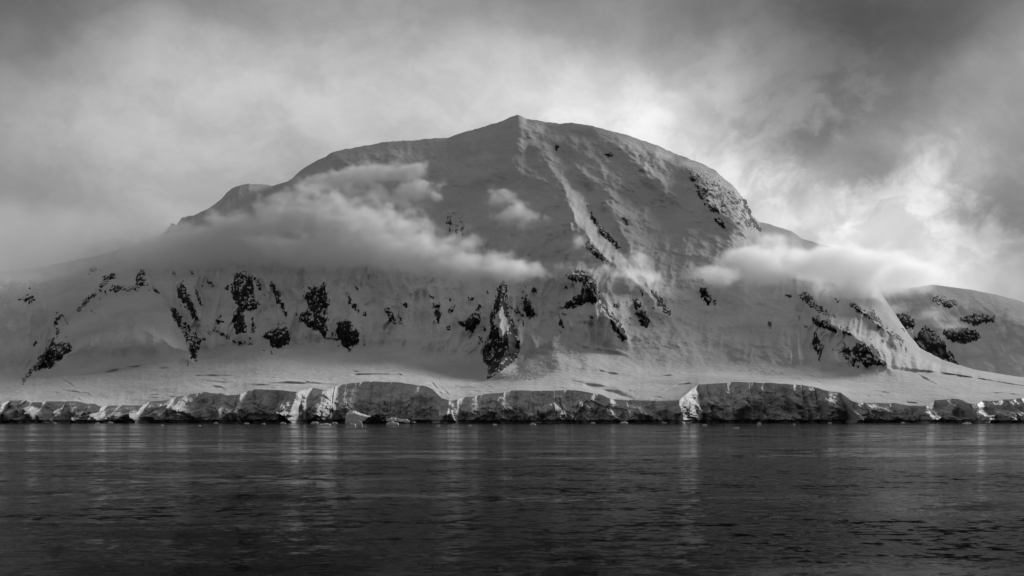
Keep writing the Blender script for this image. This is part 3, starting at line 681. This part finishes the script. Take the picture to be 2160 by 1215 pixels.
FLOES = [  # px, py, length px, height px, label
 (685, 897, 26, 3.4, 'flat white ice floe lying left of the small twin lump of ice'),
 (757, 898, 16, 11, 'small upright lump of ice with a knob, floating before the wedge shaped iceberg'),
 (744, 898.5, 14, 5, 'low ice lump touching the small upright knob of ice'),
 (828, 895.5, 27, 4.5, 'heaped white brash ice floating in front of the snow capped black rock'),
 (597, 893.5, 12, 2.6, None), (664, 893.2, 16, 3, None), (706, 893.5, 12, 2.6, None), (556, 895, 8, 2, None), (520, 894, 10, 2, None), (455, 893.4, 9, 2.4, None), (421, 898.5, 5, 1.6, None),
 (233, 892.9, 12, 3, None), (205, 893.5, 8, 2.4, None), (342, 898, 5, 1.8, None), (924, 898.5, 10, 2.4, None), (990, 898.5, 8, 1.8, None), (1043, 897.5, 9, 3, None), (1124, 896.5, 14, 2.6, None),
 (1316, 892.8, 18, 2.6, None), (1402, 892.8, 10, 2.4, None), (1486, 897.5, 12, 2.2, None), (1553, 904, 14, 2.2, None), (1601, 897, 9, 5, None), (1675, 896.5, 5, 2.4, None),
 (2040, 894.5, 20, 2.6, None), (2059, 901, 6, 4, None), (2093, 891.8, 8, 2.4, None), (115, 893.4, 8, 2, None), (1250, 893.2, 9, 2, None), (1750, 893.2, 8, 2, None), (1905, 893.0, 9, 2.2, None)]
for i, (px, py, L, hp, lb) in enumerate(FLOES):
    Y = H*F/(py-HZ); kk = Y/F
    o = link('ice_floe', lump_mesh('ice_floe', L*kk, max(2.5, L*kk*0.45), hp*kk, 20+i*3, BERG, None if i != 1 else [(-1, .3), (-.4, .4), (0, 1), (.4, .95), (1, .4)], 12))
    o.location = place(px, py)
    tag(o, lb or 'scrap of white brash ice floating near the foot of the ice cliff', 'ice floe', 'brash ice floating along the cliff')

# ------------------------------------------------------------------ clouds: real volumes hanging before the face
def cloud_mat(name, density, aniso=0.45):
    m = bpy.data.materials.new(name); m.use_nodes = True
    t = NT(m.node_tree); t.n.clear()
    pv = t.new('ShaderNodeVolumePrincipled'); pv.inputs['Color'].default_value = (1, 1, 1, 1)
    pv.inputs['Density'].default_value = density; pv.inputs['Anisotropy'].default_value = aniso
    t.l.new(pv.outputs[0], t.new('ShaderNodeOutputMaterial').inputs['Volume'])
    return m
def cloud(name, label, blobs, density, voxel=6.0, nscale=0.012, namp=0.9, thr=0.18, lift=130, seed=0.0, soft=0.75, stretch=(1, 1, 1.4), detail=5):
    """blobs: (px, py, rx px, ry px, depth half-thickness m, weight[, distance])"""
    B = []
    for b in blobs:
        px, py, rx, ry, rd, wt = b[:6]
        if len(b) > 6: Y = b[6]
        else: Y = float(depth(np.array([px]), np.array([min(max(py, skyline(px)+8), 760)]), False)[0])-lift
        p = at(px, py, Y); B.append((p, np.array([rx*Y/F, rd, ry*Y/F]), wt))
    lo = np.min([p-1.75*r for p, r, _ in B], 0); hi = np.max([p+1.75*r for p, r, _ in B], 0)
    ctr = (lo+hi)/2; lo2, hi2 = lo-ctr, hi-ctr
    mat = cloud_mat(name, density)
    vol = bpy.data.volumes.new(name); vol.materials.append(mat)
    o = link(name, vol); o.location = ctr
    ng = bpy.data.node_groups.new(name, 'GeometryNodeTree')
    ng.interface.new_socket('Geometry', in_out='OUTPUT', socket_type='NodeSocketGeometry')
    t = NT(ng)
    P = t.new('GeometryNodeInputPosition').outputs[0]
    Pn = t.v('MULTIPLY', t.v('ADD', P, tuple(ctr+seed*100)), stretch)
    warp = t.v('SUBTRACT', t.noise(Pn, nscale*0.8, 2, 0.5, col=True), (0.5, 0.5, 0.5))
    Pw = t.v('ADD', P, t.v('MULTIPLY', warp, (70, 40, 40)))
    tot = None
    for p, r, wt in B:
        q = t.v('MULTIPLY', t.v('SUBTRACT', Pw, tuple(p-ctr)), tuple(1.0/r))
        e = t.m('MULTIPLY', t.m('EXPONENT', t.m('MULTIPLY', t.v('DOT_PRODUCT', q, q), -1.3)), wt)
        tot = e if tot is None else t.m('ADD', tot, e)
    tot = t.m('MINIMUM', tot, 1.0)
    n = t.noise(t.v('ADD', Pn, t.v('SCALE', warp, scale=60)), nscale, detail, 0.58)
    d = t.m('ADD', tot, t.m('MULTIPLY', t.m('SUBTRACT', n, 0.5), namp))
    d = t.m('MULTIPLY', t.ramp(d, thr, thr+soft), t.ramp(tot, 0.02, 0.22))
    vc = t.new('GeometryNodeVolumeCube'); t.put(vc.inputs['Density'], d)
    vc.inputs['Min'].default_value = tuple(lo2); vc.inputs['Max'].default_value = tuple(hi2)
    for i, ax in enumerate('XYZ'): vc.inputs['Resolution '+ax].default_value = int(max(8, (hi2-lo2)[i]/voxel))
    sm = t.new('GeometryNodeSetMaterial'); sm.inputs['Material'].default_value = mat
    t.l.new(vc.outputs[0], sm.inputs[0])
    go = t.new('NodeGroupOutput'); t.l.new(sm.outputs[0], go.inputs[0])
    md = o.modifiers.new('volume', 'NODES'); md.node_group = ng
    tag(o, label, 'cloud', 'clouds hanging before the mountain')
    return o
cloud('cloud', 'long grey cloud bank wrapped around the left flank of the mountain',
      [(290, 530, 130, 50, 110, .6), (420, 525, 150, 48, 120, 1.0), (550, 500, 110, 50, 120, 1), (680, 465, 110, 62, 110, 1.0), (640, 540, 150, 36, 110, .9),
       (790, 500, 110, 62, 120, 1.1), (900, 540, 110, 46, 110, 1.1), (1010, 562, 90, 28, 100, 1.0), (1100, 574, 70, 18, 80, .9), (500, 462, 60, 22, 70, .5)],
      0.021, voxel=4.5, nscale=0.02, namp=2.7, thr=0.26, soft=0.5, lift=150, detail=7)
cloud('cloud', 'thin grey mist veiling the low left shoulder of the mountain',
      [(-260, 520, 300, 110, 160, .9), (20, 510, 250, 95, 150, .9), (230, 515, 150, 75, 120, .8)], 0.0055, voxel=8.0, nscale=0.009, namp=0.8, thr=0.15, soft=0.8, lift=170, seed=21.0, detail=4)
cloud('cloud', 'ragged torn cloud puffs above the cloud bank below the left skyline',
      [(610, 425, 70, 30, 60, .9), (680, 395, 60, 28, 60, .95), (740, 372, 55, 24, 60, 1.0), (800, 366, 55, 22, 60, 1.0), (868, 362, 42, 24, 55, 1.1), (885, 398, 48, 26, 60, .9), (760, 415, 80, 32, 60, .9), (925, 412, 28, 14, 40, .7), (830, 430, 60, 20, 50, .6)],
      0.028, voxel=4.5, nscale=0.024, namp=2.4, thr=0.34, soft=0.45, lift=110, seed=3.0)
cloud('cloud', 'small thin wisp of cloud on the face left of the bright snow rib',
      [(1055, 418, 42, 28, 50, .9), (1090, 455, 52, 38, 50, .95), (1135, 480, 48, 28, 45, .7)], 0.022, voxel=4.0, nscale=0.026, namp=2.4, thr=0.36, soft=0.5, lift=90, seed=5.0)
cloud('cloud', 'torn wisps of cloud crossing the lower end of the bright snow rib',
      [(1215, 525, 40, 34, 45, .7), (1190, 570, 50, 20, 45, .6), (1340, 545, 40, 30, 45, .7), (1300, 575, 70, 22, 45, .7), (1365, 590, 50, 24, 45, .65), (1230, 585, 50, 16, 45, .6)],
      0.022, voxel=4.0, nscale=0.026, namp=2.4, thr=0.36, soft=0.5, lift=110, seed=8.0)
cloud('cloud', 'bright smooth lens shaped cloud before the right shoulder',
      [(1510, 580, 60, 24, 50, .9), (1600, 570, 100, 36, 60, 1), (1710, 558, 130, 46, 75, 1.1), (1830, 565, 120, 54, 75, 1.1), (1920, 578, 75, 44, 65, 1.0), (1800, 612, 140, 26, 70, .65), (1630, 515, 55, 26, 50, .8), (1575, 540, 55, 26, 50, .8)],
      0.02, voxel=5.5, namp=1.5, thr=0.24, soft=0.5, lift=190, seed=11.0, detail=6)
cloud('cloud', 'thin veil of cloud trailing over the right shoulder skyline',
      [(1400, 330, 45, 16, 60, .6), (1450, 350, 60, 14, 60, .5)], 0.007, voxel=4.5, nscale=0.02, namp=1.0, thr=0.2, lift=30, seed=14.0)
cloud('cloud', 'low scraps of cloud drifting before the rocks of the far ridge',
      [(1880, 650, 60, 18, 60, .6, 3300), (1960, 665, 70, 20, 60, .6, 3400), (2010, 690, 60, 14, 60, .5, 3400)], 0.008, voxel=5.0, nscale=0.02, namp=1.1, thr=0.22, seed=17.0)
